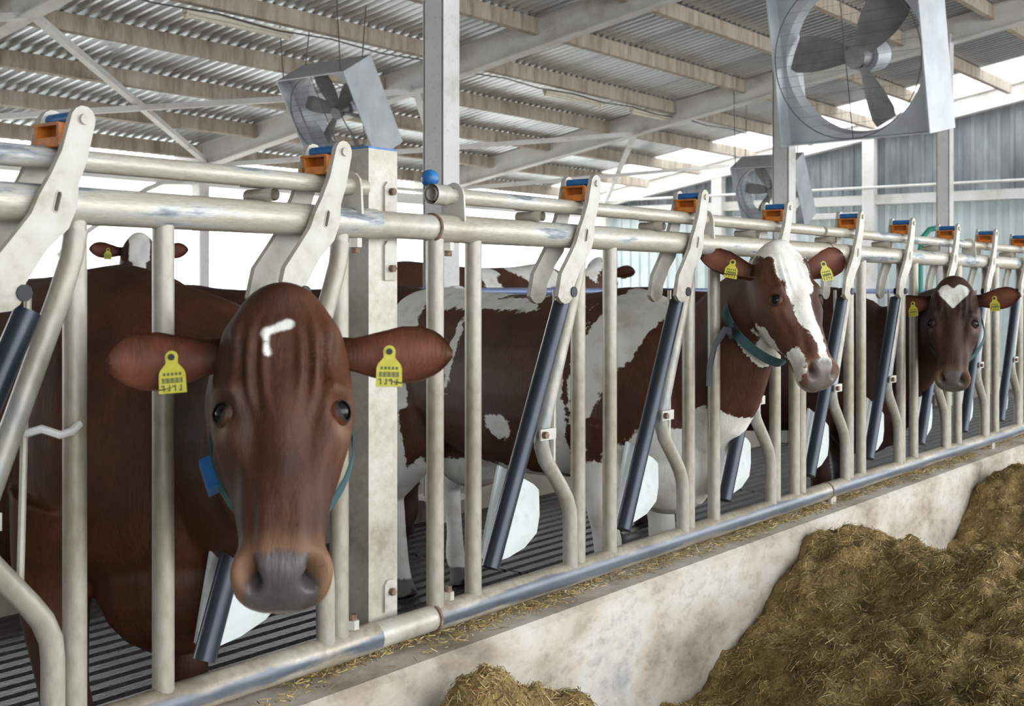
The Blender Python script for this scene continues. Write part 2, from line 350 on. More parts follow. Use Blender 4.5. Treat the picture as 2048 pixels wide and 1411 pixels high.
def weld(p, mb, name, mat):
    o = mb.build(name, mat, p, True); o.location = -p.location; return o
ME['bar'] = MB().tube([(0,0,ZB), (0,0,ZH)], .023, 14).mesh('bar', True); ME['bar'].materials.append(M['galv2'])
b1 = barrier(.45, 2.26, .5, 2.225, ((1.467,-.122,0), (2.184,-.145,-.10)), 'nearest galvanised headlock panel, plain brown cow looking through it')
bracket(b1, 2.175)
b2 = barrier(2.475, 5.05, 2.50, 4.99, (3.206, 3.896, 4.594), 'galvanised headlock panel with the spotted white-faced cow looking through it', (2.492, 4.73))
for x in (2.565, 3.965): bracket(b2, x)
b3 = barrier(5.05, 9.75, 5.02, 9.7, (5.345, 6.0, 6.69, 7.38, 8.075, 8.765, 9.455), 'farthest galvanised headlock panel with the heart-marked cow looking through it')
for x in (7.02, 9.0): bracket(b3, x)
# sleeves, bolts and the blue knob
for z, rr_ in ((ZH, .0335), (ZB, .033)):
    weld(b1, MB().tube([(2.24,0,z), (2.50,0,z)], rr_, 18), 'joint_pipe', M['galv'])
    weld(b2, MB().tube([(2.474,0,z), (2.482,0,z)], .0385, 18), 'joint_ring', M['rust'])
    weld(b2, MB().tube([(5.046,0,z), (5.056,0,z)], .0385, 18), 'joint_ring', M['rust'])
for p, x, z, s in ((b1, 2.185, ZB+.035, 1), (b2, 2.545, ZB+.035, 1), (b1, 2.195, ZH-.037, -1), (b2, 2.545, ZH-.037, -1)):
    q = weld(p, MB().tube([(x,0,z), (x,0,z+s*.022)], .016, 6), 'nut', M['plate']); o = MB().tube([(x,0,z+s*.02), (x,0,z+s*.036)], .010, 8).build('bolt', M['rust'], q)
kn = weld(b2, MB().tube([(2.515,-.01,1.645), (2.515,.02,1.665), (2.512,.035,1.69)], .010, 8), 'release_lever', M['galv'])
MB().ball((2.512,.035,1.695), .024).build('blue_knob', M['blue'], kn, True)
weld(b2, MB().tube([(2.47,-.005,ZL), (2.53,-.005,ZL)], .027, 16, False).tube([(2.53,-.005,ZL), (2.47,-.005,ZL)], .017, 16, False), 'rail_socket', M['galv'])
weld(b2, MB().box((5.07,-.02,.505), (.05,.012,.07)).box((5.07,.02,.505), (.05,.012,.07)), 'foot_bracket', M['plate'])
weld(b3, MB().box((7.4,-.02,.505), (.05,.012,.07)).box((7.4,.02,.505), (.05,.012,.07)), 'foot_bracket', M['plate'])
weld(b1, MB().tube([(1.325,.02,1.13), (1.345,-.01,1.14), (1.37,-.03,1.128), (1.395,-.03,1.132), (1.415,-.025,1.145)], .008, 8), 'tie_cord', M['paint'])
# square post carrying the first joint
sp = tag(empty('barrier_post', (2.335, .092, .49)), 'square galvanised post bolted to the barrier beside the brown cow', 'post')
def hollow(mb, s, t, z0, z1):
    for dx, dy, wx, wy in ((0,-s/2,s,t), (0,s/2,s,t), (-s/2,0,t,s), (s/2,0,t,s)): mb.box((dx,dy,(z0+z1)/2), (wx+t if wx == s else t, wy if wy == t else s-t, z1-z0))
mb = MB(); hollow(mb, .10, .006, -.0, 1.265); mb.build('post_tube', M['galv'], sp)
MB().box((0,0,1.267), (.104,.104,.006)).build('post_cap', M['blue'], sp)
for z0, z1, bz in ((1.108,1.185,1.16), (.935,1.035,.965), (.095,.175,.145), (.0,.025,.012)):
    pl = MB().prism([(.0,z0),(.045,z0)]+[(.045,z1-.012),(.035,z1),(.01,z1),(.0,z1-.012)], lambda t, d: (t[0], -.053-d, t[1]), .007).build('bracket_plate', M['plate'], sp)
    MB().tube([(.022,-.06,bz), (.022,-.072,bz)], .010, 6).build('bolt', M['rust'], pl)
MB().box((-.02,-.062,.01), (.035,.01,.09)).build('foot_tab', M['plate'], sp)

# ------------------------------------------------------------------ cows
def coat(name, brown, dark, skin, patch_noise=.05):
    m, nt, b = nodes(name)
    def A(n): return N(nt, 'ShaderNodeAttribute', attribute_name=n).outputs['Fac']
    base = ramp(nt, noise_fac(nt, 5, 4), [(.3, dark), (.65, brown)])
    hair = ramp(nt, noise_fac(nt, 130, 4, .65, (1, 1, .12)), [(.3, (.55,.5,.46)), (.65, (1,1,1))])
    base = mix(nt, .75, base, hair, 'MULTIPLY')
    white = ramp(nt, noise_fac(nt, 10, 5), [(.3, (.60,.56,.48)), (.5, (.80,.78,.73))])
    add = N(nt, 'ShaderNodeMath', operation='MULTIPLY_ADD'); nt.links.new(noise_fac(nt, 14, 6, .65), add.inputs[0]); add.inputs[1].default_value = patch_noise*2; nt.links.new(A('white'), add.inputs[2])
    mr = N(nt, 'ShaderNodeMapRange', interpolation_type='SMOOTHSTEP'); nt.links.new(add.outputs[0], mr.inputs[0]); mr.inputs[1].default_value = patch_noise-.004; mr.inputs[2].default_value = patch_noise+.004
    c = mix(nt, mr.outputs[0], base, white)
    c = mix(nt, A('pale'), c, (.23,.122,.068))
    sk = ramp(nt, noise_fac(nt, 30, 4), [(.3, tuple(x*.6 for x in skin)), (.7, skin)])
    c = mix(nt, A('skin'), c, sk)
    c = mix(nt, A('inner'), c, ramp(nt, noise_fac(nt, 25, 3), [(.35, (.12,.040,.024)), (.65, (.19,.062,.036))]))
    c = mix(nt, A('dark'), c, (.012,.009,.008))
    nt.links.new(c, b.inputs['Base Color'])
    rg = N(nt, 'ShaderNodeMapRange'); nt.links.new(A('skin'), rg.inputs[0]); rg.inputs[3].default_value = .58; rg.inputs[4].default_value = .3
    nt.links.new(rg.outputs[0], b.inputs['Roughness']); b.inputs['Specular IOR Level'].default_value = .35
    
    bump(nt, b, noise_fac(nt, 140, 4, .65, (1, 1, .15)), .4, .005)
    return m
HEAD = [(-.008,.026,-.065,-.10), (.004,.050,-.040,-.135), (.026,.073,-.018,-.165), (.062,.095,-.004,-.195), (.11,.114,.002,-.225), (.16,.121,.003,-.25), (.215,.125,.000,-.262), (.255,.117,-.003,-.256),
        (.285,.107,-.005,-.238), (.33,.097,-.006,-.212), (.37,.086,-.006,-.186), (.41,.075,-.006,-.165), (.445,.069,-.006,-.152), (.475,.074,-.008,-.147), (.50,.079,-.014,-.143), (.524,.073,-.030,-.133), (.540,.055,-.052,-.12), (.548,.03,-.07,-.108)]
def catmull(P, n):
    out = []
    P = [P[0]*2-P[1]]+P+[P[-1]*2-P[-2]]
    for i in range(1, len(P)-2):
        for k in range(n):
            t = k/n; a, b, c, d = P[i-1], P[i], P[i+1], P[i+2]
            out.append(.5*((2*b)+(c-a)*t+(2*a-5*b+4*c-d)*t*t+(3*b-a-3*c+d)*t**3))
    return out+[P[-2]]
def leg(mb, pts, n=14):
    P = catmull([np.array(p) for p in pts], 4)
    mb.tube([tuple(p[:3]) for p in P], [float(p[3]) for p in P], n)
def make_cow(name, base, heading, z0, scale, poll, adir, fdir, mat, white, res, label, tags=(True, True), collar=None, ears=((0,0),(0,0)), smooth_it=4, pale=1., legs=True, via=None):
    """base: x, y under the withers; heading: angle of the forward direction; poll/adir/fdir in world space"""
    root = tag(empty(name, (base[0], base[1], z0), heading), label, 'cow')
    W2L = (Matrix.Translation((base[0], base[1], z0)) @ Matrix.Rotation(heading, 4, 'Z')).inverted()
    H0 = W2L @ Vector(poll); R3 = W2L.to_3x3()
    a = (R3 @ Vector(adir)).normalized(); f = R3 @ Vector(fdir); f = (f-a*f.dot(a)).normalized(); l = f.cross(a)     # l: the cow's left side
    s = scale
    def hp(ll, aa, ff): return H0 + l*ll + a*aa + f*ff
    mb = MB()
    T = [(-1.44,1.30,1.05,.07), (-1.38,1.385,.92,.17), (-1.26,1.425,.80,.245), (-1.08,1.435,.74,.285), (-.85,1.415,.67,.31), (-.5,1.40,.63,.345), (-.2,1.41,.645,.325), (0,1.435,.68,.27), (.15,1.405,.66,.255), (.28,1.33,.68,.215), (.37,1.24,.74,.15), (.42,1.15,.84,.08)]
    TT = catmull([np.array(t) for t in T], 3); rg = []
    for x, zt, zb, wd in TT:
        ring = []
        for j in range(28):
            t = 2*PI*j/28; c, sn = math.cos(t), math.sin(t); zc = zb+(zt-zb)*.47
            e = .86 if sn < 0 else .95
            yy = wd*math.copysign(abs(c)**e, c)*(1-.16*max(sn, 0)**1.5)
            zz = zc+(zt-zc if sn > 0 else zc-zb)*math.copysign(abs(sn)**.92, sn)
            ring.append((x*s, yy*s, zz*s))
        rg.append(ring)
    mb.rings(rg)
    # neck from the shoulders to the back of the skull
    n0 = Vector((.02,0,1.10))*s; n1 = Vector((.33,0,1.06))*s; n3 = hp(0,.12,-.13); n2 = n3-(f*.16-a*.10)*1.0
    n2 = n3 + (n1-n3).normalized()*.18 - f*.03
    ctl = [np.array((*n0,.32,.21)), np.array((*n1,.285,.16)), np.array((*n2,.19,.108)), np.array((*n3,.13,.095))]
    if via: ctl = [ctl[0], np.array((*n1,.30,.17)), np.array((*(W2L @ Vector(via)),.25,.115)), np.array((*n2,.18,.105)), ctl[3]]
    NP = catmull(ctl, 5); rg = []
    for i, q in enumerate(NP):
        p = Vector(q[:3]); nx = Vector(NP[min(i+1, len(NP)-1)][:3]); pv = Vector(NP[max(i-1,0)][:3]); d = (nx-pv).normalized()
        sd = Vector((0,0,1)).cross(d).normalized(); up = d.cross(sd)
        rg.append([p+sd*math.cos(t)*q[4]*s*(1-.2*max(0, math.sin(t)))+up*math.sin(t)*q[3]*s for t in [2*PI*j/20 for j in range(20)]])
    mb.rings(rg)
    neck_c = [Vector(q[:3]) for q in NP]
    # dewlap and brisket
    mb.tube([Vector((.26,0,.66))*s, Vector((.36,0,.80))*s, n2*.45+Vector((.38,0,.92))*s*.55, n2+Vector((0,0,-.15))], [(.08*s,.12*s), (.06*s,.13*s), (.04*s,.09*s), (.03*s,.05*s)], 12)
    mb.ball(Vector((.20,0,.74))*s, (.20*s,.18*s,.20*s))
    if legs:
        for sy in (-1, 1):
            mb.ball(Vector((.06,sy*.19,1.02))*s, (.16*s,.085*s,.27*s)); mb.ball(Vector((-1.12,sy*.20,1.0))*s, (.23*s,.10*s,.29*s))
            leg(mb, [Vector((.05,sy*.185,.92)).to_tuple()+(.12,), (.0,sy*.18,.72,.088), (.025,sy*.175,.50,.058), (.035,sy*.17,.42,.057), (.02,sy*.168,.34,.042), (.015,sy*.165,.22,.036), (.02,sy*.165,.13,.046), (.04,sy*.165,.07,.045), (.055,sy*.165,.0,.062)] if s == 1 else [tuple(v*s for v in q) for q in [(.05,sy*.185,.92,.12), (.0,sy*.18,.72,.088), (.025,sy*.175,.50,.058), (.035,sy*.17,.42,.057), (.02,sy*.168,.34,.042), (.015,sy*.165,.22,.036), (.02,sy*.165,.13,.046), (.04,sy*.165,.07,.045), (.055,sy*.165,.0,.062)]])
            leg(mb, [tuple(v*s for v in q) for q in [(-1.12,sy*.2,.88,.15), (-1.10,sy*.2,.70,.11), (-1.20,sy*.19,.56,.072), (-1.285,sy*.18,.47,.056), (-1.27,sy*.177,.38,.044), (-1.25,sy*.175,.26,.038), (-1.245,sy*.175,.14,.047), (-1.22,sy*.175,.07,.045), (-1.20,sy*.175,.0,.062)]])
        mb.ball(Vector((-.93,0,.66))*s, (.20*s,.15*s,.14*s))
        leg(mb, [tuple(v*s for v in q) for q in [(-1.38,0,1.36,.035), (-1.50,0,1.27,.026), (-1.53,0,1.0,.02), (-1.52,0,.7,.02), (-1.52,0,.5,.036), (-1.52,0,.36,.012)]], 10)
    # head
    HH = catmull([np.array(h) for h in HEAD], 3); rg = []
    for aa, wd, ft, fb in HH:
        ring = []; fc = ft+(fb-ft)*.40
        for j in range(28):
            t = 2*PI*j/28; c, sn = math.cos(t), math.sin(t)
            e1 = .72 if sn > 0 else .9
            ll = wd*math.copysign(abs(c)**e1, c)*(1-.30*max(0,-sn)**1.3)
            ff = fc+(ft-fc if sn > 0 else fc-fb)*math.copysign(abs(sn)**(.85 if sn > 0 else .95), sn)
            ring.append(hp(ll, aa, ff))
        rg.append(ring)
    mb.rings(rg)
    me0 = mb.mesh('tmp'); ob = link('tmp', me0)
    md = ob.modifiers.new('r', 'REMESH'); md.mode = 'VOXEL'; md.voxel_size = res
    ms = ob.modifiers.new('s', 'SMOOTH'); ms.factor = .5; ms.iterations = smooth_it
    dg = bpy.context.evaluated_depsgraph_get(); ev = ob.evaluated_get(dg)
    me1 = bpy.data.meshes.new_from_object(ev, depsgraph=dg); bpy.data.objects.remove(ob); bpy.data.meshes.remove(me0)
    nv = len(me1.vertices); co = np.empty(nv*3); me1.vertices.foreach_get('co', co); co = co.reshape(-1, 3)
    nr = np.empty(nv*3); me1.vertices.foreach_get('normal', nr); nr = nr.reshape(-1, 3)
    h0, l_, a_, f_ = (np.array(v) for v in (H0, l, a, f))
    d = co-h0; Lc, Ac, Fc = d@l_, d@a_, d@f_
    isH = (np.abs(Lc) < .16) & (Ac > -.03) & (Ac < .58) & (Fc > -.29) & (Fc < .05)
    def gs(l0, a0, f0, r1, r2, r3): return np.exp(-(((Lc-l0)/r1)**2+((Ac-a0)/r2)**2+((Fc-f0)/r3)**2))
    disp = np.zeros(nv); darkv = np.zeros(nv); skin = np.zeros(nv); palev = np.zeros(nv)
    for sg in (-1, 1):
        disp += -.006*gs(sg*.108,.232,-.03,.026,.024,.03)                     # eye hollow
        disp += .011*gs(sg*.094,.192,-.008,.026,.018,.03)                      # brow
        disp += .006*gs(sg*.10,.27,-.06,.02,.07,.02) - .010*gs(sg*.078,.33,-.05,.02,.06,.035)    # facial crest, hollow of the cheek
        disp += -.008*gs(sg*.048,.27,0,.018,.08,.03)+.007*gs(sg*.085,.285,-.02,.016,.05,.025)-.006*gs(sg*.10,.13,-.03,.03,.03,.04)-.007*gs(sg*.055,.415,-.01,.016,.05,.02)+.004*gs(sg*.030,.42,0,.014,.06,.02)
        disp += .010*gs(sg*.062,.487,-.03,.02,.028,.03)                      # wings of the nostrils
        disp += -.040*(gs(sg*.053,.492,-.018,.010,.017,.024)+.8*gs(sg*.045,.512,-.026,.011,.012,.02))
        disp += .006*gs(sg*.08,.09,-.02,.03,.035,.04)
    disp += .014*gs(0,.015,-.03,.05,.028,.05) - .006*gs(0,.14,0,.03,.05,.03) + .004*gs(0,.33,0,.02,.12,.03)
    wr = (gs(.06,.15,0,.035,.07,.05)+gs(-.06,.15,0,.035,.07,.05))
    disp += .0050*wr*np.sin((np.abs(Lc)+1.4*(Ac-.15)**2)*2*PI/.025)
    disp += -.005*np.exp(-((Fc+.098-.12*(.53-Ac))/.006)**2)*sm(.38,.42,Ac)*(np.abs(Lc) > .012)     # mouth
    disp *= isH*1.5
    co += nr*disp[:, None]; me1.vertices.foreach_set('co', co.ravel())
    skin = sm(-.12,.14,1-np.sqrt((Lc/.060)**2+((Ac-.527)/.062)**2)+.18*np.exp(-((np.abs(Lc)-.045)/.014)**2)*sm(.51,.47,Ac)+.025*np.sin(Lc*260+Ac*170))*sm(-.125,-.09,Fc)*isH
    palev = pale*(.85*sm(.42,.48,Ac)*(1-skin)+.95*sum(gs(sg*.098,.258,-.02,.012,.016,.03) for sg in (-1,1)))*isH
    wh = white(co[:,0]/s, co[:,1]/s, co[:,2]/s, Lc, Ac, Fc, isH)
    darkv = np.maximum(darkv*isH, (co[:,2] < .09*s)*.8)
    V = [co]; nf = len(me1.polygons)
    faces = [tuple(p.vertices) for p in me1.polygons]
    AT = dict(white=[wh], skin=[skin], pale=[np.clip(palev,0,1)], inner=[np.zeros(nv)], dark=[darkv])
    def append(vs, fs, **at):
        b0 = sum(len(v) for v in V); V.append(np.array([tuple(v) for v in vs])); faces.extend(tuple(i+b0 for i in q) for q in fs)
        for k in AT: AT[k].append(np.array(at.get(k, [0 if k != 'white' else -1]*len(vs)), float))
    bpy.data.meshes.remove(me1)
    # ears: cupped leaves of two layers joined at the rim
    tagpos = []
    for sg, (dro, fwd) in zip((-1, 1), ears):
        e = (l*sg*math.cos(dro)+a*math.sin(dro)+f*fwd).normalized(); nrm = (f - e*f.dot(e)).normalized(); q = e.cross(nrm)*(-sg)     # q: up the ear
        if q.dot(a) > 0: q = -q
        O = hp(sg*.088,.102,-.085); nu, nvv = 18, 12; L = .212
        prof = [(0,.026), (.18,.030), (.35,.042), (.55,.053), (.72,.052), (.86,.040), (.95,.022), (1,.006)]
        us = np.linspace(0, 1, nu+1); hw = np.interp(us, *zip(*prof)); vs = []; inn = []
        for layer in (0, 1):
            for i, u in enumerate(us):
                cup = .95+.75*(1-u)**2
                for j in range(nvv+1):
                    v = -1+2*j/nvv; h = hw[i]
                    lat = h*math.sin(v*cup)/math.sin(min(cup, PI/2)) if cup > .01 else h*v
                    dep = h*(1-math.cos(v*cup))/max(math.sin(min(cup,PI/2)), .3)*.9
                    th = 0 if layer == 0 else -(.004+.012*(1-abs(v))*(1-u*.6))
                    vs.append(O+e*(L*u)+q*(lat-.012*math.sin(PI*u)+.01*u)+nrm*(dep*1.35+th-.022+.012*u))
                    inn.append((1-layer)*min(1, max(0, (1-abs(v)**3)*1.2*sm(.12,.4,u)*(1-sm(.82,.98,u)))))
        n1_ = nvv+1; K = (nu+1)*n1_; fs = []
        for i in range(nu):
            for j in range(nvv):
                A0 = i*n1_+j; fs.append((A0, A0+1, A0+n1_+1, A0+n1_)); fs.append((K+A0, K+A0+n1_, K+A0+n1_+1, K+A0+1))
            for j in (0, nvv):
                A0 = i*n1_+j; fs.append((A0, A0+n1_, K+A0+n1_, K+A0))
        for j in range(nvv): A0 = nu*n1_+j; fs.append((A0, A0+1, K+A0+1, K+A0))
        append(vs, fs, inner=inn)
        tagpos.append((O+e*(L*.46)-q*.004+nrm*.026, e, q, nrm, sg))
    # eyelids
    for sg in (-1, 1):
        c = hp(sg*.0915,.227,-.0395); out = (l*sg*.66+f*.75).normalized(); ax = (a*.95-f*.25*1); ax = (ax-out*ax.dot(out)).normalized(); up = out.cross(ax); up = up if up.dot(f) > 0 else -up
        wide = (up*.55-a*.85); wide = (wide-out*wide.dot(out)).normalized(); hi = out.cross(wide); hi = hi if hi.dot(a) < 0 else -hi
        vs = []; fs = []; n = 24; K = 6
        for i in range(K+1):
            for j in range(n):
                t = 2*PI*j/n; ow = .86*math.cos(t); oh = (.46 if math.sin(t) > 0 else .52)*math.sin(t)
                k = i/K; rad = .0215+.007*k
                ang = Vector((ow, oh)); m0 = ang.length; th = m0+(1.45-m0)*k; ph = math.atan2(oh, ow)
                vs.append(c+(out*math.cos(th)+(wide*math.cos(ph)+hi*math.sin(ph))*math.sin(th))*(rad+.002)-out*(.017*k*k))
        for i in range(K):
            for j in range(n): fs.append((i*n+j, i*n+(j+1) % n, (i+1)*n+(j+1) % n, (i+1)*n+j))
        append(vs, fs, dark=[.9 if i < 2*n else 0 for i in range(len(vs))], white=list(white(np.zeros(len(vs)), np.zeros(len(vs)), np.ones(len(vs)), np.full(len(vs), sg*.11), np.full(len(vs), .2), np.full(len(vs), -.05), np.ones(len(vs), bool))))
        MB().ball(c-out*.0015, .0218, None, 20, 14).build('eye', M['eye'], root, True)
    me = bpy.data.meshes.new('body'); me.from_pydata([tuple(x) for v in V for x in v], [], faces); me.update()
    for k, vals in AT.items():
        at = me.attributes.new(k, 'FLOAT', 'POINT'); at.data.foreach_set('value', np.concatenate(vals).astype(np.float32))
    me.polygons.foreach_set('use_smooth', [True]*len(me.polygons)); me.materials.append(mat); link('body', me, root)
    # ear tags
    tp = rr(0, .0, .0135, 200, -20, 9)+[(.012,-.012), (.024,-.026), (.027,-.034), (.028,-.072), (-.028,-.072), (-.027,-.034), (-.024,-.026), (-.012,-.012)]
    for (c, e, q, nrm, sg), on in zip(tagpos, tags):
        if not on: continue
        dn = (-q*.9 - Vector((0,0,.55))).normalized(); nn = (nrm-dn*nrm.dot(dn)).normalized(); rt = dn.cross(nn)
        t = MB().prism(tp, lambda p, dd: c+rt*p[0]*.82-dn*p[1]*.86+nn*dd, .0025).build('ear_tag', M['tag'], root)
        MB().tube([c+nn*.0025, c+nn*.006], .0055, 10).build('button', M['black'], t)
        pr = MB()
        def mark(x, y, w_, h_): pr.box(c+rt*x*.82-dn*y*.86+nn*.0029, (1,1,1), Matrix((rt*w_, -dn*h_, nn*.0006)).transposed())
        for k in range(13): mark(-.019+k*.0032, -.047, .0012 if k % 3 else .0022, .009)
        for k in range(5): mark(-.016+k*.008, -.034, .004, .005)
        for k in range(4):
            x = -.017+k*.0115; mark(x, -.062, .0022, .011)
            if k % 2: mark(x+.003, -.0575, .005, .002)
            else: mark(x+.002, -.0665, .004, .002)
        pr.build('tag_print', M['ink'], t)
    if collar:
        (ac, fc_), cm, rad, tl, extra = collar
        p = hp(0, ac, fc_); dd = (f*math.cos(tl)-a*math.sin(tl)).normalized(); sd = l; up = -(a*math.cos(tl)+f*math.sin(tl)); ring = []
        for j in range(41):
            t = 2*PI*j/40; sn = math.sin(t); ring.append(p+sd*math.cos(t)*rad[0]*(1-.25*max(0,-sn)**2)+up*sn*rad[1])
        cmb = MB(); vs = []; fs = []
        for q_ in ring:
            o = (q_-p); o = (o-dd*o.dot(dd)).normalized()
            for x, y in ((-.02,0),(.02,0),(.02,.004),(-.02,.004)): vs.append(q_+dd*x+o*y)
        for j in range(40):
            for k in range(4): fs.append((j*4+k, j*4+(k+1) % 4, j*4+4+(k+1) % 4, j*4+4+k))
        cmb.add(vs, fs); co_ = cmb.build('collar', M[cm], root)
        if extra: extra(ring, p, dd, sd, up, co_)
    return root
def cap(Lc, Ac, p, q, r):
    p, q = np.array(p), np.array(q); X = np.stack([Lc, Ac], 1); t = np.clip(((X-p)@(q-p))/((q-p)@(q-p)), 0, 1)
    return r-np.linalg.norm(X-(p+t[:,None]*(q-p)), axis=1)
def ell(u, v, cu, cv, ru, rv): return (1-np.sqrt(((u-cu)/ru)**2+((v-cv)/rv)**2))*min(ru, rv)

def white_A(x, y, z, L, A, F, H):
    w_ = np.maximum(cap(L, A, (.010,.080), (-.026,.094), .009), cap(L, A, (-.028,.096), (-.025,.132), .0085))
    return np.where(H & (F > -.06), w_, -1)
def block_extra(ring, p, dd, sd, up, co):
    for j, nm, mm, sz in ((22, 'transponder', 'blue', (.03,.022,.062)),):
        q = ring[j]; o = (q-p).normalized(); tn = (ring[j+1]-ring[j-1]).normalized(); Mx = Matrix((dd, o, tn)).transposed()
        MB().box(q+o*.012, sz, Mx).build(nm, M[mm], co)
coatA = coat('red_brown_coat', (.112,.036,.013), (.045,.0135,.005), (.11,.095,.09), .012)
coatB = coat('red_and_white_coat', (.105,.037,.016), (.055,.019,.009), (.20,.165,.15), .05)
coatC = coat('dark_red_coat', (.062,.020,.012), (.030,.010,.006), (.14,.12,.115), .012)
def dirs(h, tilt):
    h = Vector((h[0], h[1], 0)).normalized(); c, s_ = math.cos(math.radians(tilt)), math.sin(math.radians(tilt))
    return h*s_-Vector((0,0,1))*c, h*c+Vector((0,0,1))*s_
aA, fA = dirs((-.683,-.731), 24)
cowA = make_cow('cow', (1.86,.47), -PI/2+.04, 0, 1.02, (1.485,-.512,1.417), aA, fA, coatA, white_A, .0064, 'plain red-brown cow with a tiny white forehead mark, head through the nearest panel', collar=((.215,-.255), 'teal', (.127,.185), .25, block_extra), ears=((.10,-.05),(.06,.02)), via=(1.80,-.10,1.10))
def white_B(x, y, z, L, A, F, H):
    wB = np.maximum.reduce([ell(x, z, -1.38,.95,.33,1.3), ell(x, z, -.95,1.47,.40,.13), ell(x, z, -.16,.92,.07,.34), ell(x-.35*(z-1.25), z, .10,1.28,.13,.30), ell(x, z, -.02,1.0,.05,.26), ell(x, z, .05,.42,.22,.33), ell(x, z, .36,.70,.30,.20), ell(x, z, -.55,1.36,.36,.025), ell(x, z, -.62,.60,.5,.09), ell(x, z, -.42,.86,.07,.05), ell(x, z, -.75,1.15,.03,.16)])
    wB = np.minimum(wB, -ell(x, z, -.22,1.42,.20,.10)); wB = np.minimum(wB, -ell(x, z, -1.02,1.0,.04,.05))
    wB = np.where(x > .40, ell(x, z, .45,.78,.25,.20), wB)
    wb = np.interp(A, [-.03,.06,.12,.18,.25,.32,.38,.43,.47], [.085,.075,.066,.058,.044,.036,.03,.028,.034])
    hw_ = np.where(F > -.17, wb-np.abs(L+.004), -.05)
    hw_ = np.maximum(hw_, np.where((A > .25) & (F < -.10), np.minimum((A-.28)*.5, -.125-F+.25*(A-.35)), -.05))
    hw_ = np.maximum(hw_, np.where(A > .40, ell(A, F, .455,-.075,.065,.05), -.05))
    hw_ = np.minimum(hw_, -ell(L, A, -.035,.435,.022,.05))
    return np.where(H, hw_, wB)
aB, fB = dirs((-.42,-.90), 27)
def strap_extra(ring, p, dd, sd, up, co):
    j = 21; q = ring[j]; o = (q-p).normalized()
    MB().box(q+o*.01, (.05,.014,.035), Matrix((dd, o, (ring[j+1]-ring[j-1]).normalized())).transposed()).build('buckle', M['black'], co)
    mb = MB(); pts = [q+o*.012, q+o*.05+Vector((0,0,.012)), q+o*.10+Vector((0,0,-.03)), q+o*.125+Vector((0,0,-.10)), q+o*.13+Vector((0,0,-.17))]
    mb.tube(pts, [(.004,.015)]*5, 8); mb.build('strap_end', M['collar'], co)
cowB = make_cow('cow', (4.27,.50), -PI/2-.15, 0, .985, (4.105,-.24,1.585), aB, fB, coatB, white_B, .0095, 'red and white spotted cow with a broad white blaze down its face', collar=((.215,-.26), 'teal', (.128,.175), .25, strap_extra), ears=((-.62,-.45),(-.22,.30)), pale=.5)
def white_C(x, y, z, L, A, F, H):
    wb = np.interp(A, [.03,.05,.075,.10,.165,.18], [-.03,.055,.068,.06,.0,-.03]); v = wb-np.abs(L)
    v = np.minimum(v, np.abs(L)*.7+(A-.062)); return np.where(H & (F > -.09), v, -1)
aC, fC = dirs((-.97,-.26), 17)
cowC = make_cow('cow', (6.36,.55), -PI/2+.05, 0, .99, (6.04,-.225,1.47), aC, fC, coatC, white_C, .0115, 'dark red cow with a white heart on its forehead', collar=((.215,-.26), 'teal', (.132,.18), .25, None), ears=((.10,-.3),(-.08,.1)), pale=.6)
# cows farther back in the barn
def white_D(x, y, z, L, A, F, H): return np.where(H & (F > -.12), .062-np.abs(L-.0)-.02*(A > .2), -.2)
def white_n(x, y, z, L, A, F, H): return np.full(len(x), -1.)
def white_F(x, y, z, L, A, F, H):
    b_ = np.maximum.reduce([ell(x, z, -.55,1.2,.10,.5), ell(x, z, -.12,1.25,.24,.4), ell(x, z, .2,.6,.3,.3), ell(x, z, -.9,.5,.5,.25)]); b_ = np.minimum(b_, -ell(x, z, -.38,1.28,.13,.09))
    return np.where(H, .05-np.abs(L), b_)
def back_cow(px_dir, X, Y, z0, heading, poll, tilt, facing, white, label, cm=coatB, sc=1.0):
    a_, f_ = dirs(facing, tilt)
    return make_cow('cow', (X, Y), heading, z0, sc, poll, a_, f_, cm, white, .019, label, ears=((-.05,0),(-.05,0)), smooth_it=3)
back_cow(0, 5.35, 5.25, .13, math.atan2(-.8,-.55), (4.83,4.40,1.765), 20, (-.59,-.81), white_D, 'white-faced cow peering over the back of the plain brown cow', coatC)
back_cow(0, 4.52, 3.55, 0, math.atan2(.8,-.6), (4.02,4.30,1.30), 35, (-.6,.8), white_n, 'plain brown cow standing sideways, its back seen behind the square post', coatC, 1.0)
back_cow(0, 7.30, 3.14, .13, math.atan2(-.22,.97)+.0, (7.98,3.04,1.66), 35, (.93,.2), white_F, 'spotted cow standing side-on behind the blue rail', coatB, 1.02)
back_cow(0, 8.55, 5.0, .05, math.atan2(-.55,-.83), (7.75,4.35,1.50), 25, (-.75,-.66), white_n, 'brown cow mostly hidden behind the white barn post, one ear showing', coatC, .96)

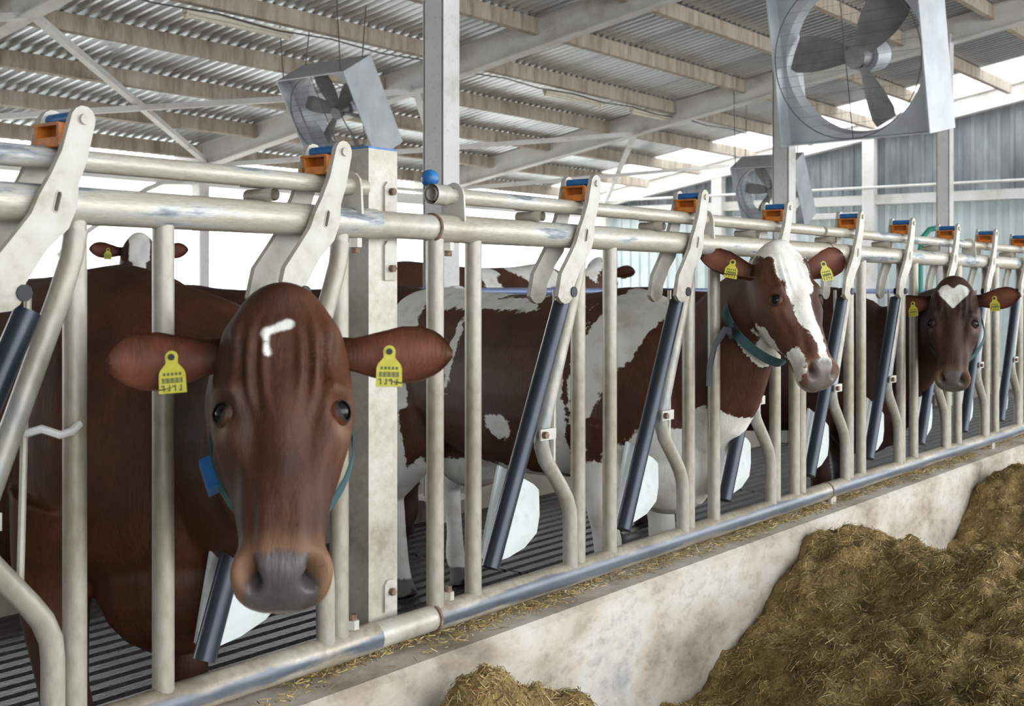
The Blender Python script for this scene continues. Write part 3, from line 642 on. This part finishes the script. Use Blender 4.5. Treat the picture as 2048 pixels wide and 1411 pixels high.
# ------------------------------------------------------------------ fans
def fan(x, y, z, Wd, D, yaw, tilt, nb, ph, label, chain_top, blade_w):
    r = tag(empty('box_fan', (x, y, z)), label, 'fan', 'box fans hung from the roof'); r.rotation_euler = (0, -math.radians(tilt), math.radians(yaw))   # front faces local -x
    h = Wd/2; t = .012
    MB().box((0,0,h-t/2), (D,Wd,t)).build('top_panel', M['fan_in'], r); MB().box((0,0,-h+t/2), (D,Wd,t)).build('bottom_panel', M['fan_in'], r)
    MB().box((0,h-t/2,0), (D,t,Wd-2*t)).build('side_panel', M['fan_in'], r); MB().box((0,-h-.001,0), (D,t,Wd)).build('side_panel', M['fan_in'], r)
    n = 64; R = Wd*.468; vs = []; fs = []
    for j in range(n):
        a = 2*PI*j/n; c, s_ = math.cos(a), math.sin(a); k = (h-t)/max(abs(c), abs(s_))
        vs += [(-D*.18, c*k, s_*k), (-D*.18, c*R, s_*R), (D*.12, c*R*.985, s_*R*.985)]
    for j in range(n):
        q = (j+1) % n
        for i in range(2): fs.append((j*3+i, j*3+i+1, q*3+i+1, q*3+i))
    MB().add(vs, fs).build('venturi_plate', M['fan_in'], r, True)
    hb = MB().tube([(-.06,0,0), (.10,0,0)], Wd*.07, 16).build('hub', M['blade'], r, True); MB().tube([(.10,0,0), (.10+D*.5,0,0)], Wd*.10, 16).build('motor', M['fan_in'], r, True)
    for k in range(nb):
        a = ph+2*PI*k/nb; c, s_ = math.cos(a), math.sin(a); rg = []
        for u in np.linspace(0, 1, 8):
            rad = Wd*.05+(R*.94-Wd*.05)*u; wd = blade_w*Wd*(.45+.55*math.sin(min(1, u*1.5)*PI/2))*(1 if u < .95 else .8); tw = math.radians(48-22*u); ring = []
            for wx, wt in ((-.5,-.004),(0,-.012),(.5,-.004),(.5,.004),(0,-.004),(-.5,.004)):
                px_ = wx*wd; X_ = px_*math.sin(tw)+wt; Tg = px_*math.cos(tw)
                ring.append((X_, c*rad-s_*Tg, s_*rad+c*Tg))
            rg.append(ring)
        MB().rings(rg).build('blade', M['blade'], r, True)
    g = MB(); Rg = Wd*.49
    for k in range(-7, 8):
        zz = k*Rg/7.5; yy = math.sqrt(max(Rg*Rg-zz*zz, 0)); g.tube([(-D*.46,-yy,zz), (-D*.46,yy,zz)], .0011, 4)
    g.tube([(-D*.46, Rg*math.cos(2*PI*j/48), Rg*math.sin(2*PI*j/48)) for j in range(49)], .004, 6); g.bar((-D*.45,0,-Rg), (-D*.45,0,Rg), .006, .006, (1,0,0)); g.build('guard', M['wire'], r)
    Mw = Matrix.Translation((x,y,z)) @ r.rotation_euler.to_matrix().to_4x4(); inv = Mw.inverted()
    for sy in (-1, 1):
        for sx in (-1, 1):
            p0 = Mw @ Vector((sx*D*.4, sy*h*.85, h)); top = Vector((p0.x+.05*sx, p0.y, roofz(p0.y)+.06))
            MB().tube([inv @ p0, inv @ top], .006, 6).build('hanger_chain', M['wire'], r)
fan(9.95, 1.78, 3.32, 1.33, .46, -7, 11, 3, math.radians(10), 'big three-bladed box fan with a white side hung beside a barn post', 0, .26)
fan(8.68, 6.48, 3.13, .90, .42, 0, 30, 6, math.radians(20), 'small six-bladed box fan hung above the square barrier post', 0, .16)
fan(15.75, 5.25, 2.75, .90, .42, 0, 28, 6, math.radians(10), 'far small box fan hanging before the corrugated end wall', 0, .16)
# fluorescent battens under the roof
for i, x in enumerate((7.6, 13.0, 15.0)):
    y = 6.66; z = roofz(y)-.13
    r = tag(empty('batten_light', (x, y, z)), ('cream batten light under the purlin near the small six-bladed fan', 'cream batten light under the purlin, middle one of its row', 'cream batten light under the purlin, last of its row before the end wall')[i], 'light', 'batten lights under the purlins')
    MB().box((0,0,.02), (1.25,.07,.05)).build('housing', M['lamp'], r); MB().tube([(-.6,0,-.025), (.6,0,-.025)], .014, 10).build('tube', M['lamp'], r, True)
    for s_ in (-1, 1): MB().box((s_*.61,0,-.02), (.03,.04,.05)).build('end_cap', M['lamp'], r)
tag(MB().tube([(4,6.60,roofz(6.6)-.10)]+[(4.5+k*.7, 6.6, roofz(6.6)-.10-.03*(k % 2)) for k in range(20)], .008, 6).build('lamp_cable', M['wire']), 'dark cable running along the purlin between the batten lights', 'cable')
# blue neck rail and pieces by the far wall
nr_ = tag(empty('neck_rail', (9.5, 2.68, 1.39)), 'blue-grey pipe rail clamped along the inner row of posts', 'rail')
MB().tube([(-4.05,0,0), (5.5,0,0)], .026, 12).build('pipe', M['bluepipe'], nr_, True)
for x in (-3.66, -2.6, 1.25, 4.0): MB().tube([(x-.04,0,0), (x+.04,0,0)], .036, 12).build('pipe_clamp', M['paint'], nr_, True)
gh = tag(empty('gate_hoop', (13.7, 2.35, .0), -.93), 'bent green pipe hoop standing before the end wall', 'hoop')
MB().tube([(-.19,0,0), (-.19,0,1.85), (-.16,0,1.98), (-.09,0,2.06), (0,0,2.08), (.09,0,2.06), (.16,0,1.98), (.19,0,1.85), (.19,0,0)], .03, 12).build('hoop_pipe', M['green'], gh, True)

# ------------------------------------------------------------------ feed
def G(x, y, cx, cy, rx, ry, h): return h*math.exp(-((x-cx)/rx)**2-((y-cy)/ry)**2)
def feed_h(x, y):
    h = .10+G(x,y,4.72,-.20,.48,.42,.30)+G(x,y,4.55,-.75,.42,.42,.27)+G(x,y,4.2,-1.2,.55,.5,.22)+G(x,y,3.75,-.62,.40,.28,.12)+G(x,y,3.55,-1.15,.5,.35,.16)+G(x,y,3.1,-1.6,.6,.5,.16)+G(x,y,3.0,-.95,.4,.3,.06)
    h += G(x,y,6.9,-.3,.5,.45,.30)+G(x,y,6.9,-.85,.7,.4,.16)+G(x,y,5.9,-.9,.5,.4,.10)+G(x,y,8.0,-.35,.6,.4,.26)+G(x,y,2.36,-.26,.22,.17,.36)+G(x,y,2.66,-.34,.17,.14,.24)-G(x,y,5.75,-.15,.38,.3,.04)+G(x,y,1.5,-.5,.6,.3,.05)
    h *= (1-.95*min(1, max(0, (-1.8-y)/.6)))*min(1, max(.1, (x-1.7)/.35))
    n = noise.noise((x*2.2, y*2.2, .3))*.085+noise.noise((x*5.5, y*5.5, 4.1))*.055+noise.noise((x*14, y*14, 9))*.03+noise.noise((x*34, y*34, 2))*.014+noise.noise((x*70, y*70, 7))*.007
    return max(.055, h+n*min(1, h/.12))
nx, ny = 640, 190; X0, X1, Y0, Y1 = 1.7, 9.2, -2.4, -.122
vs = []; 
for i in range(nx):
    x = X0+(X1-X0)*i/(nx-1)
    for j in range(ny): y = Y0+(Y1-Y0)*j/(ny-1); vs.append((x, y, feed_h(x, y)))
mb = MB(); mb.v = vs; mb.f = [(i*ny+j, (i+1)*ny+j, (i+1)*ny+j+1, i*ny+j+1) for i in range(nx-1) for j in range(ny-1)]
fo = tag(mb.build('feed_heap', M['feed'], None, True), 'heaped brown chopped silage lying against the concrete curb', 'feed', kind='stuff')
PAL = np.array([(.42,.275,.095), (.58,.42,.18), (.28,.18,.06), (.68,.53,.27), (.44,.33,.12), (.13,.09,.035), (.60,.52,.32), (.26,.25,.09), (.36,.20,.07)])
def straws(name, P, Nn, parent, lmin, lmax, wd):
    n = len(P); P = np.array(P); Nn = np.array(Nn)
    d = np.random.normal(size=(n,3)); d -= Nn*(d*Nn).sum(1, keepdims=True)*.75; d /= np.linalg.norm(d, axis=1, keepdims=True)
    sd = np.cross(d, Nn); sd /= np.linalg.norm(sd, axis=1, keepdims=True)+1e-9; up = np.cross(sd, d)
    Ln = np.random.uniform(lmin, lmax, (n,1))*np.random.choice([.5,1,1,1.5], (n,1)); w_ = np.random.uniform(.5, 1.3, (n,1))*wd
    c = P+Nn*.003; V = np.stack([c-d*Ln/2-sd*w_, c-d*Ln/2+sd*w_, c-d*Ln/2+up*w_, c+d*Ln/2-sd*w_, c+d*Ln/2+sd*w_, c+d*Ln/2+up*w_], 1).reshape(-1, 3)
    b0 = np.arange(n)[:,None]*6; F = np.concatenate([b0+np.array(q)[None] for q in ((0,3,5,2), (1,2,5,4), (0,1,4,3))], 0)
    me = bpy.data.meshes.new(name); me.from_pydata(V.tolist(), [], F.tolist()); me.update()
    cl = PAL[np.random.choice(len(PAL), n, p=[.16,.17,.16,.1,.12,.12,.03,.07,.07])]*np.random.uniform(.7,1.15,(n,1)); cc = np.ones((n*6,4)); cc[:,:3] = np.repeat(cl, 6, 0)
    at = me.color_attributes.new('Col', 'FLOAT_COLOR', 'POINT'); at.data.foreach_set('color', cc.ravel()); me.materials.append(M['straw'])
    o = link(name, me, parent); o['kind'] = 'stuff'; return o
P = []; Nn = []
while len(P) < 70000:
    u = random.random(); x = 2.0+6.8*u**1.6; y = random.uniform(-2.0, -.138)
    if x < 3 and y < -1.6: continue
    e = .015; z = feed_h(x, y); n = Vector((-(feed_h(x+e,y)-z)/e, -(feed_h(x,y+e)-z)/e, 1)).normalized(); P.append((x,y,z)); Nn.append(n.to_tuple())
straws('feed_straw', P, Nn, fo, .010, .028, .0012)
# crumbs along the curb top
P = []; Nn = []
while len(P) < 9000:
    x = random.uniform(1.2, 9.5); y = random.gauss(.0, .045)
    if -.10 < y < .085 and noise.noise((x*3, y*14, 5))+.25 > random.uniform(-.1,.55): P.append((x, y, .494+random.random()*.006)); Nn.append((0,0,1))
tag(straws('feed_crumbs', P, Nn, None, .008, .026, .0014), 'scattered silage crumbs lying on top of the concrete curb', 'feed')
